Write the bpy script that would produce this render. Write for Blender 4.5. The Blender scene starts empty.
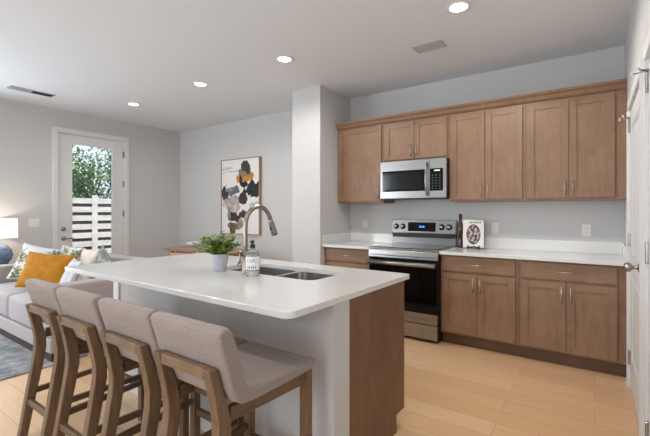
import bpy, bmesh, math, random
from mathutils import Vector, Matrix, noise
PI = math.pi
rnd = random.Random(7)
S = bpy.context.scene
C = S.collection

# ------------------------------------------------------------------ camera, world, lights, exposure
cam_d = bpy.data.cameras.new('camera'); cam = bpy.data.objects.new('camera', cam_d); C.objects.link(cam)
cam_d.sensor_width = 36; cam_d.lens = 36 * 385.28 / 650; cam_d.shift_y = -6.72 / 650
cam_d.clip_start = 0.02
cam.location = (0, 0, 1.3055); cam.rotation_euler = (PI / 2, 0, math.radians(35.0))
S.camera = cam
S.view_settings.view_transform = 'Standard'; S.view_settings.look = 'None'
S.view_settings.gamma = 1; S.view_settings.use_curve_mapping = False
S.view_settings.exposure = -0.14

W = bpy.data.worlds.new('sky'); S.world = W; W.use_nodes = True
wn = W.node_tree; wn.nodes.clear()
wo = wn.nodes.new('ShaderNodeOutputWorld'); wb = wn.nodes.new('ShaderNodeBackground')
wb.inputs[0].default_value = (.80, .90, 1.0, 1); wb.inputs[1].default_value = 1.5
wn.links.new(wb.outputs[0], wo.inputs[0])

def light(name, kind, loc, energy, col=(1, 1, 1), rot=(0, 0, 0), parent=None, **k):
    d = bpy.data.lights.new(name, kind); d.energy = energy; d.color = col
    for a, v in k.items(): setattr(d, a, v)
    o = bpy.data.objects.new(name, d); C.objects.link(o); o.location = loc; o.rotation_euler = rot
    if parent: o.parent = parent
    return o
light('sun', 'SUN', (0, 0, 8), 2.6, (1, .96, .9), (math.radians(12), math.radians(38), 0), angle=.01)
# daylight entering the two wide windows behind the camera, and the living-room side window
DAY = (.84, .925, 1.0); DAY2 = (.80, .905, 1.0)
light('daylight_window_west', 'AREA', (-5.7, -2.52, 1.45), 70, DAY, (-PI/2, 0, PI), shape='RECTANGLE', size=1.1, size_y=1.9)
light('daylight_window_east', 'AREA', (-1.2, -2.52, 1.45), 48, (.94, .965, 1.0), (-PI/2, 0, PI), shape='RECTANGLE', size=2.0, size_y=1.9)
light('daylight_window_side', 'AREA', (-6.33, 0.65, 1.4), 50, DAY2, (PI/2, 0, -PI/2), shape='RECTANGLE', size=1.5, size_y=1.8)
for _o in C.objects:
    if _o.name.startswith('daylight'): _o.data.spread = PI * .95
DOWN_W = (78, 46, 34, 16)      # recessed ceiling lights (watts), kitchen row from right to left
DOWN_W2 = (30, 30, 14, 10)     # second row
DOWN_C = (1.0, .94, .87)
LAMP_W = 7

# ------------------------------------------------------------------ material helpers
def srgb(r, g, b):
    f = lambda c: ((c/255+.055)/1.055)**2.4 if c/255 > .04045 else c/255/12.92
    return (f(r), f(g), f(b), 1)
def newmat(name):
    m = bpy.data.materials.new(name); m.use_nodes = True
    return m, m.node_tree, m.node_tree.nodes['Principled BSDF']
def mapping(nt, scale=(1, 1, 1), kind='Object'):
    tc = nt.nodes.new('ShaderNodeTexCoord'); mp = nt.nodes.new('ShaderNodeMapping')
    mp.inputs['Scale'].default_value = scale
    nt.links.new(tc.outputs[kind], mp.inputs[0]); return mp.outputs[0]
def ntex(nt, vec, scale, detail=4, rough=.55):
    n = nt.nodes.new('ShaderNodeTexNoise'); n.inputs['Scale'].default_value = scale
    n.inputs['Detail'].default_value = detail; n.inputs['Roughness'].default_value = rough
    if vec: nt.links.new(vec, n.inputs['Vector'])
    return n.outputs['Fac']
def ramp(nt, fac, stops):
    r = nt.nodes.new('ShaderNodeValToRGB'); e = r.color_ramp.elements
    while len(e) < len(stops): e.new(.5)
    for i, (p, c) in enumerate(stops): e[i].position = p; e[i].color = c
    nt.links.new(fac, r.inputs[0]); return r.outputs[0]
def bump(nt, b, fac, strength=.2, dist=.01):
    n = nt.nodes.new('ShaderNodeBump'); n.inputs['Strength'].default_value = strength
    n.inputs['Distance'].default_value = dist
    nt.links.new(fac, n.inputs['Height']); nt.links.new(n.outputs[0], b.inputs['Normal'])
def plain(name, col, rough=.6, metal=0., nscale=0, var=.04, coat=0., bmp=0., spec=None, bd=.002):
    m, nt, b = newmat(name); c = srgb(*col)
    b.inputs['Base Color'].default_value = c; b.inputs['Roughness'].default_value = rough
    b.inputs['Metallic'].default_value = metal; b.inputs['Coat Weight'].default_value = coat
    if spec is not None: b.inputs['Specular IOR Level'].default_value = spec
    if nscale:
        f = ntex(nt, mapping(nt), nscale)
        lo = tuple(x*(1-var) for x in c[:3])+(1,); hi = tuple(min(1, x*(1+var)) for x in c[:3])+(1,)
        nt.links.new(ramp(nt, f, [(.3, lo), (.7, hi)]), b.inputs['Base Color'])
        if bmp: bump(nt, b, f, bmp, bd)
    return m
def wood(name, dark, light_, scale=(11, 11, 2.2), rough=.45, coat=.0):
    m, nt, b = newmat(name)
    v = mapping(nt, scale); f = ntex(nt, v, 2.2, 6, .6)
    f2 = ntex(nt, mapping(nt, (3, 3, 3)), 1.3, 2)
    mx = nt.nodes.new('ShaderNodeMath'); mx.operation = 'ADD'
    h = nt.nodes.new('ShaderNodeMath'); h.operation = 'MULTIPLY'; h.inputs[1].default_value = .5
    nt.links.new(f, mx.inputs[0]); nt.links.new(f2, mx.inputs[1]); nt.links.new(mx.outputs[0], h.inputs[0])
    nt.links.new(ramp(nt, h.outputs[0], [(.35, srgb(*dark)), (.65, srgb(*light_))]), b.inputs['Base Color'])
    b.inputs['Roughness'].default_value = rough; b.inputs['Coat Weight'].default_value = coat
    bump(nt, b, f, .05, .002)
    return m
def fabric(name, c1, c2, scale=260, rough=.95, bmp=.25):
    m, nt, b = newmat(name)
    v = mapping(nt); f = ntex(nt, v, scale, 3, .7); g = ntex(nt, v, scale*.35, 3, .6)
    mx = nt.nodes.new('ShaderNodeMath'); mx.operation = 'ADD'; h = nt.nodes.new('ShaderNodeMath'); h.operation = 'MULTIPLY'; h.inputs[1].default_value = .5
    nt.links.new(f, mx.inputs[0]); nt.links.new(g, mx.inputs[1]); nt.links.new(mx.outputs[0], h.inputs[0])
    nt.links.new(ramp(nt, h.outputs[0], [(.36, srgb(*c1)), (.64, srgb(*c2))]), b.inputs['Base Color'])
    b.inputs['Roughness'].default_value = rough; b.inputs['Sheen Weight'].default_value = .15
    b.inputs['Specular IOR Level'].default_value = .2
    bump(nt, b, f, bmp, .002)
    return m
def attr_mat(name, rough=.8, attr='print', weave=0):
    m, nt, b = newmat(name); a = nt.nodes.new('ShaderNodeAttribute'); a.attribute_name = attr
    nt.links.new(a.outputs['Color'], b.inputs['Base Color']); b.inputs['Roughness'].default_value = rough
    b.inputs['Specular IOR Level'].default_value = .25
    if weave: bump(nt, b, ntex(nt, mapping(nt), weave), .2, .002)
    return m
def brushed(name, col, rough=.28, stretch=(1, 1, 90)):
    m, nt, b = newmat(name); b.inputs['Metallic'].default_value = 1
    f = ntex(nt, mapping(nt, stretch), 6, 4)
    c = srgb(*col); lo = tuple(x*.975 for x in c[:3])+(1,)
    nt.links.new(ramp(nt, f, [(.3, lo), (.7, c)]), b.inputs['Base Color'])
    r = ramp(nt, f, [(.3, (rough*.95,)*3+(1,)), (.7, (rough*1.05,)*3+(1,))]); nt.links.new(r, b.inputs['Roughness'])
    return m
def glass(name, tint=(1, 1, 1), ior=1.45, refl=.9):
    m, nt, b = newmat(name); nt.nodes.remove(b); out = nt.nodes['Material Output']
    t = nt.nodes.new('ShaderNodeBsdfTransparent'); t.inputs[0].default_value = tint+(1,)
    g = nt.nodes.new('ShaderNodeBsdfGlossy'); g.inputs['Roughness'].default_value = .02
    fr = nt.nodes.new('ShaderNodeFresnel'); fr.inputs[0].default_value = ior
    mx = nt.nodes.new('ShaderNodeMixShader')
    nt.links.new(fr.outputs[0], mx.inputs[0]); nt.links.new(t.outputs[0], mx.inputs[1]); nt.links.new(g.outputs[0], mx.inputs[2])
    nt.links.new(mx.outputs[0], out.inputs[0]); return m
def emit(name, col, strength):
    m, nt, b = newmat(name); b.inputs['Base Color'].default_value = srgb(*col)
    b.inputs['Emission Color'].default_value = srgb(*col); b.inputs['Emission Strength'].default_value = strength
    return m

WALL = plain('wall_paint', (206, 206, 206), .85, nscale=40, var=.012, bmp=.03)
CEIL = plain('ceiling_paint', (228, 232, 237), .9, nscale=60, var=.012, bmp=.04)
TRIM = plain('white_trim_paint', (224, 225, 226), .6)
QUARTZ = plain('white_quartz', (226, 226, 225), .16, nscale=90, var=.02, coat=.2)
CAB = wood('maple_cabinet_stain', (128, 98, 74), (152, 120, 94))
CABH = wood('maple_cabinet_stain_across', (128, 98, 74), (152, 120, 94), scale=(2.2, 11, 11))
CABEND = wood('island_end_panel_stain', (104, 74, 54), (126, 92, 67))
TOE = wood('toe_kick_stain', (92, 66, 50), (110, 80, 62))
STEEL = brushed('brushed_stainless', (168, 167, 165), .28)
STEELD = brushed('dark_stainless', (142, 141, 140), .3)
SINKM = brushed('sink_steel', (196, 195, 193), .24)
NICKEL = plain('brushed_nickel', (196, 187, 176), .36, 1., nscale=80)
FAUCET = plain('faucet_nickel', (158, 149, 138), .3, 1., nscale=80)
CHROME = plain('satin_nickel', (170, 168, 165), .25, 1., nscale=80)
BLACKG = plain('black_glass', (8, 8, 9), .05, nscale=3, var=.02, spec=.35)
BLACK = plain('black_enamel', (18, 18, 19), .4, nscale=30)
BLACKP = plain('black_plastic', (24, 24, 26), .45, nscale=30)
SLATM = plain('vent_white', (176, 176, 176), .5, nscale=30)
DARKIN = plain('vent_shadow', (60, 60, 60), .9, nscale=30)
STOOLF = fabric('greige_upholstery', (138, 127, 122), (168, 156, 150), 420)
STOOLW = wood('stool_oak', (92, 70, 52), (132, 106, 80), scale=(30, 30, 3))
STOOLX = wood('stool_oak_rail', (88, 66, 48), (120, 94, 70), scale=(30, 3, 30))
SOFAF = fabric('sofa_linen', (162, 154, 154), (181, 173, 172), 260)
SOFAP = wood('sofa_plinth', (58, 38, 32), (76, 52, 44))
BUMPER = plain('white_rubber', (230, 230, 228), .7, nscale=20)
GLASS = glass('window_glass')

# ------------------------------------------------------------------ mesh helpers
class MB:
    def __init__(s): s.b = bmesh.new(); s.mi = 0; s.T = Matrix()
    def _fin(s, geom_verts, faces, smooth):
        for v in geom_verts: v.co = s.T @ v.co
        for f in faces: f.material_index = s.mi; f.smooth = smooth
    def box(s, x0, x1, y0, y1, z0, z1, bev=0, seg=2):
        t = bmesh.new(); r = bmesh.ops.create_cube(t, size=1)
        for v in t.verts: v.co = Vector((x0+(v.co.x+.5)*(x1-x0), y0+(v.co.y+.5)*(y1-y0), z0+(v.co.z+.5)*(z1-z0)))
        if bev: bmesh.ops.bevel(t, geom=t.edges[:]+t.verts[:], offset=bev, segments=seg, profile=.5, affect='EDGES')
        s.merge(t, smooth=False); return s
    def merge(s, t, smooth=False, mi=None):
        mp = {}
        for v in t.verts: mp[v] = s.b.verts.new(s.T @ v.co)
        for f in t.faces:
            try: n = s.b.faces.new([mp[v] for v in f.verts])
            except ValueError: continue
            n.smooth = smooth; n.material_index = s.mi if mi is None else mi
        t.free()
    def ring_loft(s, rings, cap=True, smooth=True, closed=False):
        R = [[s.b.verts.new(s.T @ Vector(p)) for p in r] for r in rings]
        n = len(R[0]); m = len(R)
        for i in range(m if closed else m-1):
            a, b_ = R[i], R[(i+1) % m]
            for j in range(n):
                f = s.b.faces.new((a[j], a[(j+1) % n], b_[(j+1) % n], b_[j])); f.smooth = smooth; f.material_index = s.mi
        if cap and not closed:
            for r in (R[0][::-1], R[-1]):
                f = s.b.faces.new(r); f.material_index = s.mi; f.smooth = False
        return s
    def tube(s, pts, r, n=14, cap=True, smooth=True):
        pts = [Vector(p) for p in pts]; rs = r if isinstance(r, (list, tuple)) else [r]*len(pts)
        rings = []; up = None
        for i, p in enumerate(pts):
            d = (pts[min(i+1, len(pts)-1)] - pts[max(i-1, 0)]).normalized()
            if up is None: up = d.orthogonal().normalized()
            up = (up - d*up.dot(d)).normalized(); w = d.cross(up)
            rings.append([p + (up*math.cos(2*PI*k/n) + w*math.sin(2*PI*k/n))*rs[i] for k in range(n)])
        return s.ring_loft(rings, cap, smooth)
    def lathe(s, prof, c=(0, 0, 0), n=28, axis='z', smooth=True, cap=True):
        rings = []
        for r, z in prof:
            ring = []
            for k in range(n):
                a = 2*PI*k/n; x, y = r*math.cos(a), r*math.sin(a)
                p = {'z': (x, y, z), 'y': (x, z, y), 'x': (z, x, y)}[axis]
                ring.append((c[0]+p[0], c[1]+p[1], c[2]+p[2]))
            rings.append(ring)
        return s.ring_loft(rings, cap, smooth)
    def prism(s, poly, axis, a, b_, smooth=False):
        def P(u, v, w): return {'x': (w, u, v), 'y': (u, w, v), 'z': (u, v, w)}[axis]
        return s.ring_loft([[P(u, v, a) for u, v in poly], [P(u, v, b_) for u, v in poly]], True, smooth)
    def frame(s, x0, x1, z0, z1, y0, y1, w):   # rectangular frame in xz
        s.box(x0, x0+w, y0, y1, z0, z1); s.box(x1-w, x1, y0, y1, z0, z1)
        s.box(x0+w, x1-w, y0, y1, z0, z0+w); s.box(x0+w, x1-w, y0, y1, z1-w, z1); return s
    def build(s, name, mats, parent=None, bevel=0, sub=0, auto=None, fixn=True):
        if fixn: bmesh.ops.recalc_face_normals(s.b, faces=s.b.faces[:])
        me = bpy.data.meshes.new(name); s.b.to_mesh(me); s.b.free()
        for m in (mats if isinstance(mats, (list, tuple)) else [mats]): me.materials.append(m)
        o = bpy.data.objects.new(name, me); C.objects.link(o)
        if parent: o.parent = parent
        if bevel:
            md = o.modifiers.new('bevel', 'BEVEL'); md.width = bevel; md.segments = 2; md.limit_method = 'ANGLE'; md.angle_limit = math.radians(40)
        if sub:
            md = o.modifiers.new('sub', 'SUBSURF'); md.levels = sub; md.render_levels = sub
        return o
def tag(o, label, cat, group=None, kind=None):
    if label: o['label'] = label
    if cat: o['category'] = cat
    if group: o['group'] = group
    if kind: o['kind'] = kind
    return o
def thing(name, label, cat, loc=(0, 0, 0), rz=0, group=None):
    o = bpy.data.objects.new(name, None); C.objects.link(o); o.location = loc; o.rotation_euler = (0, 0, rz)
    o.empty_display_size = .1
    return tag(o, label, cat, group)
def struct(name, mb, mats, parent=None, **k):
    o = mb.build(name, mats, parent, **k)
    if not parent: o['kind'] = 'structure'
    return o
def copy_tree(o, parent=None, kids=None):
    c = o.copy(); C.objects.link(c)
    if parent: c.parent = parent
    for ch in [x for x in C.objects if x.parent == o]: copy_tree(ch, c)
    return c
def rrect(x0, x1, y0, y1, r, n=6):
    P = []
    for cx, cy, a0 in ((x1-r, y1-r, 0), (x0+r, y1-r, PI/2), (x0+r, y0+r, PI), (x1-r, y0+r, 3*PI/2)):
        for k in range(n+1):
            a = a0+PI/2*k/n; P.append((cx+r*math.cos(a), cy+r*math.sin(a)))
    return P
def rr4(x0, x1, y0, y1, rs, n=6):
    P = []
    for (sx_, sy_, a0), r in zip(((x1, y1, 0), (x0, y1, PI/2), (x0, y0, PI), (x1, y0, 3*PI/2)), rs):
        cx = sx_-r if sx_ == x1 else sx_+r; cy = sy_-r if sy_ == y1 else sy_+r
        for k in range(n+1): a = a0+PI/2*k/n; P.append((cx+r*math.cos(a), cy+r*math.sin(a)))
    return P
def plate(name, outer, holes, z0, z1, mat, parent=None, bev=.003):
    cu = bpy.data.curves.new('c', 'CURVE'); cu.dimensions = '2D'; cu.fill_mode = 'BOTH'
    for P in [outer]+holes:
        sp = cu.splines.new('POLY'); sp.points.add(len(P)-1)
        for q, (x, y) in zip(sp.points, P): q.co = (x, y, 0, 1)
        sp.use_cyclic_u = True
    cu.extrude = (z1-z0)/2-bev; cu.bevel_depth = bev; cu.bevel_resolution = 2; cu.offset = -bev
    t = bpy.data.objects.new('t', cu); C.objects.link(t)
    dg = bpy.context.evaluated_depsgraph_get(); dg.update()
    me = bpy.data.meshes.new_from_object(t.evaluated_get(dg)); me.name = name
    bpy.data.objects.remove(t)
    for v in me.vertices: v.co.z += (z0+z1)/2
    me.materials.clear(); me.materials.append(mat)
    for p in me.polygons: p.use_smooth = False
    o = bpy.data.objects.new(name, me); C.objects.link(o)
    if parent: o.parent = parent
    return o

# ------------------------------------------------------------------ dimensions
XL, XR, YB, YF, ZC = -6.40, .219, 4.379, -2.6, 2.797
T = .12
# ------------------------------------------------------------------ floor, ceiling
def floor_material():
    m, nt, b = newmat('light_oak_planks')
    v = mapping(nt, (1, 1, 1))
    br = nt.nodes.new('ShaderNodeTexBrick'); nt.links.new(v, br.inputs['Vector'])
    br.inputs['Scale'].default_value = 1; br.inputs['Brick Width'].default_value = 1.35; br.inputs['Row Height'].default_value = .17
    br.inputs['Mortar Size'].default_value = .0012; br.inputs['Mortar Smooth'].default_value = .3; br.inputs['Bias'].default_value = 0
    br.offset = .37; br.offset_frequency = 2
    br.inputs['Color1'].default_value = (0, 0, 0, 1); br.inputs['Color2'].default_value = (1, 1, 1, 1); br.inputs['Mortar'].default_value = (.2, .2, .2, 1)
    g = ntex(nt, mapping(nt, (1.2, 16, 1)), 3, 6, .65)
    base = ramp(nt, br.outputs['Color'], [(0, srgb(222, 182, 139)), (1, srgb(233, 197, 156))])
    gr = ramp(nt, g, [(.3, (.90, .87, .84, 1)), (.65, (1, 1, 1, 1))])
    mx = nt.nodes.new('ShaderNodeMix'); mx.data_type = 'RGBA'; mx.blend_type = 'MULTIPLY'; mx.inputs[0].default_value = .8
    nt.links.new(base, mx.inputs[6]); nt.links.new(gr, mx.inputs[7])
    m2 = nt.nodes.new('ShaderNodeMix'); m2.data_type = 'RGBA'; nt.links.new(br.outputs['Fac'], m2.inputs[0])
    nt.links.new(mx.outputs[2], m2.inputs[6]); m2.inputs[7].default_value = srgb(150, 116, 86)
    nt.links.new(m2.outputs[2], b.inputs['Base Color']); b.inputs['Roughness'].default_value = .30; b.inputs['Coat Weight'].default_value = .25; b.inputs['Coat Roughness'].default_value = .22
    bump(nt, b, g, .04, .001); return m
struct('floor', MB().box(XL-T, XR+T, YF-T, YB+T, -.1, 0), floor_material())
struct('ceiling', MB().box(XL-T, XR+T, YF-T, YB+T, ZC, ZC+.15), CEIL)
# ------------------------------------------------------------------ walls
struct('wall_back', MB().box(XL-T, XR+T, YB, YB+T, 0, ZC), WALL)
D1A, D1B, D1H = 2.355, 3.335, 2.47            # patio door opening in the left wall
w = MB(); w.box(XL-T, XL, YF, -.2, 0, ZC); w.box(XL-T, XL, 1.5, D1A, 0, ZC); w.box(XL-T, XL, D1B, YB, 0, ZC)
w.box(XL-T, XL, D1A, D1B, D1H, ZC); w.box(XL-T, XL, -.2, 1.5, 0, .5); w.box(XL-T, XL, -.2, 1.5, 2.3, ZC)
struct('wall_left', w, WALL)
D2A, D2B, D3A, D3B, DH = 2.735, 3.655, 1.62, 2.475, 2.06
w = MB(); w.box(XR, XR+T, YF, D3A, 0, ZC); w.box(XR, XR+T, D3B, D2A, 0, ZC); w.box(XR, XR+T, D2B, YB, 0, ZC)
w.box(XR, XR+T, D3A, D3B, DH, ZC); w.box(XR, XR+T, D2A, D2B, DH, ZC)
struct('wall_right', w, WALL)
w = MB(); w.box(XL-T, -6.25, YF-T, YF, 0, ZC); w.box(-5.15, -2.2, YF-T, YF, 0, ZC); w.box(-.2, XR+T, YF-T, YF, 0, ZC)
for a, b_ in ((-6.25, -5.15), (-2.2, -.2)): w.box(a, b_, YF-T, YF, 0, .5); w.box(a, b_, YF-T, YF, 2.4, ZC)
struct('wall_front', w, WALL)
struct('wall_stub', MB().box(-3.08, -2.652, 3.687, YB, 0, ZC, .004), WALL)
def win(n, T_, a, b_, z0, z1):
    o = MB(); o.T = T_; o.frame(a, b_, z0, z1, -.05, .05, .05); o.box((a+b_)/2-.02, (a+b_)/2+.02, -.03, .03, z0+.05, z1-.05)
    o.box(max(a-.07, -6.32), b_+.07, .0601, .08, z0-.08, z0); o.box(max(a-.07, -6.32), b_+.07, .0601, .08, z1, z1+.08)
    r = struct('window_%d' % n, o, TRIM)
    p = MB(); p.T = T_; p.box(a+.05, b_-.05, -.004, .004, z0+.05, z1-.05); p.build('pane', GLASS, r)
win(1, Matrix.Translation((0, YF-T/2, 0)), -6.25, -5.15, .5, 2.4)
win(2, Matrix.Translation((0, YF-T/2, 0)), -2.2, -.2, .5, 2.4)
win(3, Matrix.Translation((XL-T/2, 0, 0)) @ Matrix.Rotation(-PI/2, 4, 'Z'), -1.5, .2, .5, 2.3)
def baseb(name, x0, x1, y0, y1): struct(name, MB().box(x0, x1, y0, y1, 0, .105, .004), TRIM)
baseb('baseboard_back', XL, -3.08, YB-.014, YB)
baseb('baseboard_stub', -3.094, -2.638, 3.673, 3.687)
baseb('baseboard_left', XL, XL+.014, YF, D1A-.07)
baseb('baseboard_right', XR-.016, XR, D2B+.065, 3.83)
# ------------------------------------------------------------------ patio door (door_1) in the left wall, local x = world y, local -y faces room
TL = Matrix.Translation((XL, 0, 0)) @ Matrix.Rotation(PI/2, 4, 'Z')   # local(x,y,z)-> world (XL - y, x, z)
def doorpiece(): o = MB(); o.T = TL; return o
o = doorpiece()
for a, b_ in ((D1A-.062, D1A+.006), (D1B-.006, D1B+.062)): o.box(a, b_, -.02, 0, 0, D1H-.0061, .003)
o.box(D1A-.062, D1B+.062, -.02, 0, D1H-.006, D1H+.062, .003)
o.box(D1A, D1A+.018, .0005, T, .0205, D1H-.0181); o.box(D1B-.018, D1B, .0005, T, .0205, D1H-.0181); o.box(D1A, D1B, .0005, T, D1H-.018, D1H)
o.box(D1A, D1B, .01, T, 0, .02)
casing = struct('trim_1', o, TRIM)
LA, LB = D1A+.022, D1B-.022
g0, g1, gz0, gz1 = 2.548, 3.145, .24, 2.315
o = doorpiece()
o.box(LA, g0, .012, .055, .024, D1H-.022); o.box(g1, LB, .012, .055, .024, D1H-.022)
o.box(g0, g1, .012, .055, .024, gz0); o.box(g0, g1, .012, .055, gz1, D1H-.022)
d1 = struct('door_1', o, TRIM)
o = doorpiece(); o.frame(g0-.022, g1+.022, gz0-.022, gz1+.022, .004, .0119, .03); o.build('glazing_bead', TRIM, d1, bevel=.003)
o = doorpiece(); o.box(g0, g1, .03, .036, gz0, gz1); o.build('pane', GLASS, d1)
for nm, z in (('deadbolt', 1.045), ('door_handle', .905)):
    o = doorpiece(); x = LA+.062
    o.lathe([(.0, .0119), (.032, .0119), (.032, .002), (.026, -.006), (.012, -.008), (.012, -.03), (0, -.03)], (x, 0, z), axis='y', cap=False)
    if nm == 'door_handle': o.tube([(x, -.03, z), (x+.05, -.034, z), (x+.115, -.03, z-.002)], [.009, .008, .007])
    else: o.box(x-.005, x+.005, -.045, -.03, z-.016, z+.016, .002)
    o.build(nm, STEELD, d1)
for z in (.3, 1.27, 1.755, 2.24):
    o = doorpiece(); o.box(LB-.004, LB+.012, -.004, .0119, z-.05, z+.05); o.tube([(LB+.004, -.008, z-.052), (LB+.004, -.008, z+.052)], .007, 10); o.build('hinge', STEELD, d1)
# ------------------------------------------------------------------ right wall doors; local x = world y, local +y toward room (-X)
TR = Matrix(((0, -1, 0, XR), (1, 0, 0, 0), (0, 0, 1, 0), (0, 0, 0, 1)))   # world x = XR - ly, y = lx
def rp(): o = MB(); o.T = TR; return o
def casing_r(n, a, b_):
    o = rp()
    o.box(a-.062, a+.004, 0, .017, 0, DH-.0041, .003); o.box(b_-.004, b_+.062, 0, .017, 0, DH-.0041, .003)
    o.box(a-.062, b_+.062, 0, .019, DH-.004, DH+.067, .003)
    o.box(a-.058, a-.048, .0171, .022, 0, DH-.0041); o.box(b_+.048, b_+.058, .0171, .022, 0, DH-.0041)
    o.box(a, a+.015, -T, -.0005, 0, DH-.0151); o.box(b_-.015, b_, -T, -.0005, 0, DH-.0151); o.box(a, b_, -T, -.0005, DH-.015, DH)
    struct('trim_%d' % n, o, TRIM)
casing_r(2, D2A, D2B); casing_r(3, D3A, D3B)
def panel_door(n, a, b_, knob):
    a += .018; b_ -= .018; z1 = DH-.018
    o = rp(); o.box(a, b_, -.04, -.006, .008, z1)
    s_, rl = .115, .12
    for x0, x1, z0, z2 in ((a, a+s_, .008, z1), (b_-s_, b_, .008, z1), (a+s_, b_-s_, .008, .25), (a+s_, b_-s_, .86, 1.0), (a+s_, b_-s_, z1-rl, z1)):
        o.box(x0, x1, -.006, 0.002, z0, z2)
    d = struct('door_%d' % n, o, TRIM)
    for z0, z2 in ((.25, .86), (1.0, z1-rl)):
        o = rp(); o.frame(a+s_, b_-s_, z0, z2, -.006, -.001, .02); o.box(a+s_+.05, b_-s_-.05, -.0059, -.001, z0+.05, z2-.05); o.build('panel_molding', TRIM, d, bevel=.002)
    for z in (.22, 1.10, 1.94):
        o = rp(); o.tube([(b_+.004, .008, z-.047), (b_+.004, .008, z+.047)], .0075, 10); o.lathe([(.004, -.05), (.009, -.05), (.009, -.046), (.009, .046), (.009, .05), (.004, .05)], (b_+.004, .008, z), n=10)
        o.box(b_-.02, b_+.02, .0021, .006, z-.045, z+.045); o.build('hinge', CHROME, d)
    o = rp(); z = 2.0; y = b_+.004
    o.tube([(y, .01, z), (y-.02, .035, z), (y-.06, .05, z+.004)], .004, 8); o.tube([(y, .01, z), (y+.03, .045, z), (y+.028, .06, z)], .004, 8)
    o.lathe([(.012, -.005), (.012, .005)], (y, .01, z), n=12); s2 = o.build('door_stop', CHROME, d)
    o = rp(); o.lathe([(.010, .06), (.010, .07)], (y+.028, 0, z), n=12, axis='y'); o.lathe([(.009, .045), (.009, .055)], (y-.06, 0, z+.004), n=12, axis='y'); o.build('rubber_tip', BUMPER, s2)
    if knob:
        o = rp(); kx = a+.06; kz = .985
        o.lathe([(0, .002), (.033, .002), (.033, .008), (.024, .016), (.012, .02), (.011, .04), (.019, .046), (.028, .056), (.0285, .068), (.02, .080), (0, .082)], (kx, 0, kz), axis='y', cap=False)
        o.build('door_knob', CHROME, d)
panel_door(2, D2A, D2B, True); panel_door(3, D3A, D3B, False)

# ------------------------------------------------------------------ outdoors beyond the patio door
struct('patio_ground', MB().box(-16, XL-T, -4, 14, -.2, -.06), plain('patio_concrete', (196, 192, 186), .9, nscale=4, var=.08))
FEN = wood('weathered_white_fence', (206, 200, 194), (236, 232, 228), scale=(8, 1, 8), rough=.8)
FENB = wood('shaded_fence_backing', (58, 48, 44), (84, 72, 66), scale=(8, 1, 8), rough=.9)  # dark tone paints in the shade on the back boards, seen through the gaps
fx = -9.1
fence = thing('slat_fence', 'white horizontal slat fence seen through the glazed door, dark gaps between its boards', 'fence', (fx, 4.2, -.06))
for k in range(5):
    y = -3.04 + k*1.45
    MB().box(.0265, .06, y-.055, y+.055, 0, 1.72, .004).build('post', FEN, fence)
    if k < 4:
        o = MB()
        for j in range(9): o.box(0, .026, y, y+1.45-.004, .03+j*.188, .03+j*.188+.118)
        o.build('slat_panel', FEN, fence)
        o = MB()
        for j in range(8): o.box(-.03, -.006, y, y+1.45-.004, .03+j*.188+.085, .03+j*.188+.225)
        o.build('backing_slats', FENB, fence)
def leaf_blob(mb, c, r, n, size, R):
    for _ in range(n):
        d = Vector((R.gauss(0, 1), R.gauss(0, 1), R.gauss(0, 1))).normalized() * r * (R.random()**.33)
        p = Vector(c)+d; q = Matrix.Rotation(R.random()*6.28, 3, 'Z') @ Matrix.Rotation(R.uniform(-1.1, 1.1), 3, 'X')
        s_ = size*R.uniform(.6, 1.3); mb.mi = R.choice((0, 0, 1, 1, 2))
        vs = [mb.b.verts.new(mb.T @ (p + q @ Vector(v)*s_)) for v in ((0, -1, 0), (.45, -.1, .12), (0, 1, 0), (-.45, -.1, .12))]
        f = mb.b.faces.new(vs); f.material_index = mb.mi
LEAFS = []
for nm, c in (('leaf_green', (104, 152, 82)), ('leaf_deep_green', (62, 112, 66)), ('leaf_yellow_green', (178, 200, 128))):
    m, nt, b = newmat(nm); b.inputs['Base Color'].default_value = srgb(*c); b.inputs['Roughness'].default_value = .6
    nt.links.new(ramp(nt, ntex(nt, mapping(nt), 3), [(.3, tuple(x*.75 for x in srgb(*c)[:3])+(1,)), (.7, srgb(*c))]), b.inputs['Base Color'])
    b.inputs['Transmission Weight'].default_value = 0; LEAFS.append(m)
BARK = wood('tree_bark', (84, 70, 58), (120, 104, 88), scale=(20, 20, 3), rough=.9)
def tree(label, loc, h, r, n, seed, sz=.09):
    R = random.Random(seed); t = thing('tree', label, 'tree', loc, 0, None)
    o = MB(); o.tube([(0, 0, 0), (.05, .03, h*.35), (0, -.05, h*.7), (.06, 0, h*.95)], [.12, .09, .06, .02], 10)
    for k in range(7):
        a = k*2.4; z = h*(.35+.07*k); o.tube([(0, 0, z), (math.cos(a)*r*.4, math.sin(a)*r*.4, z+.3), (math.cos(a)*r*.75, math.sin(a)*r*.75, z+.45)], [.04, .025, .01], 6)
    o.build('trunk', BARK, t)
    o = MB()
    for k in range(15):
        a = R.random()*6.28; rr = r*R.uniform(.2, .8); z = h*R.uniform(.35, 1.0)
        leaf_blob(o, (math.cos(a)*rr, math.sin(a)*rr, z), r*R.uniform(.3, .5), n//15, sz, R)
    o.build('foliage', LEAFS, t, fixn=False)
tree('broad green tree rising above the fence in the middle of the door glass', (-11.6, 4.55, -.06), 2.5, 1.15, 9000, 3, .06)
tree('darker leafy tree behind the fence, toward the hinge side of the glass', (-12.9, 7.4, -.06), 4.4, 1.6, 8000, 5, .08)
tree('tall pale tree standing farthest back, toward the lock side of the glass', (-15.2, 4.9, -.06), 5.0, 1.5, 6000, 8, .08)

tree('tall leafy tree beside the patio whose crown casts dappled shade on the fence', (-8.0, 7.2, -.06), 5.6, 2.3, 1500, 21, .10)

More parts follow.
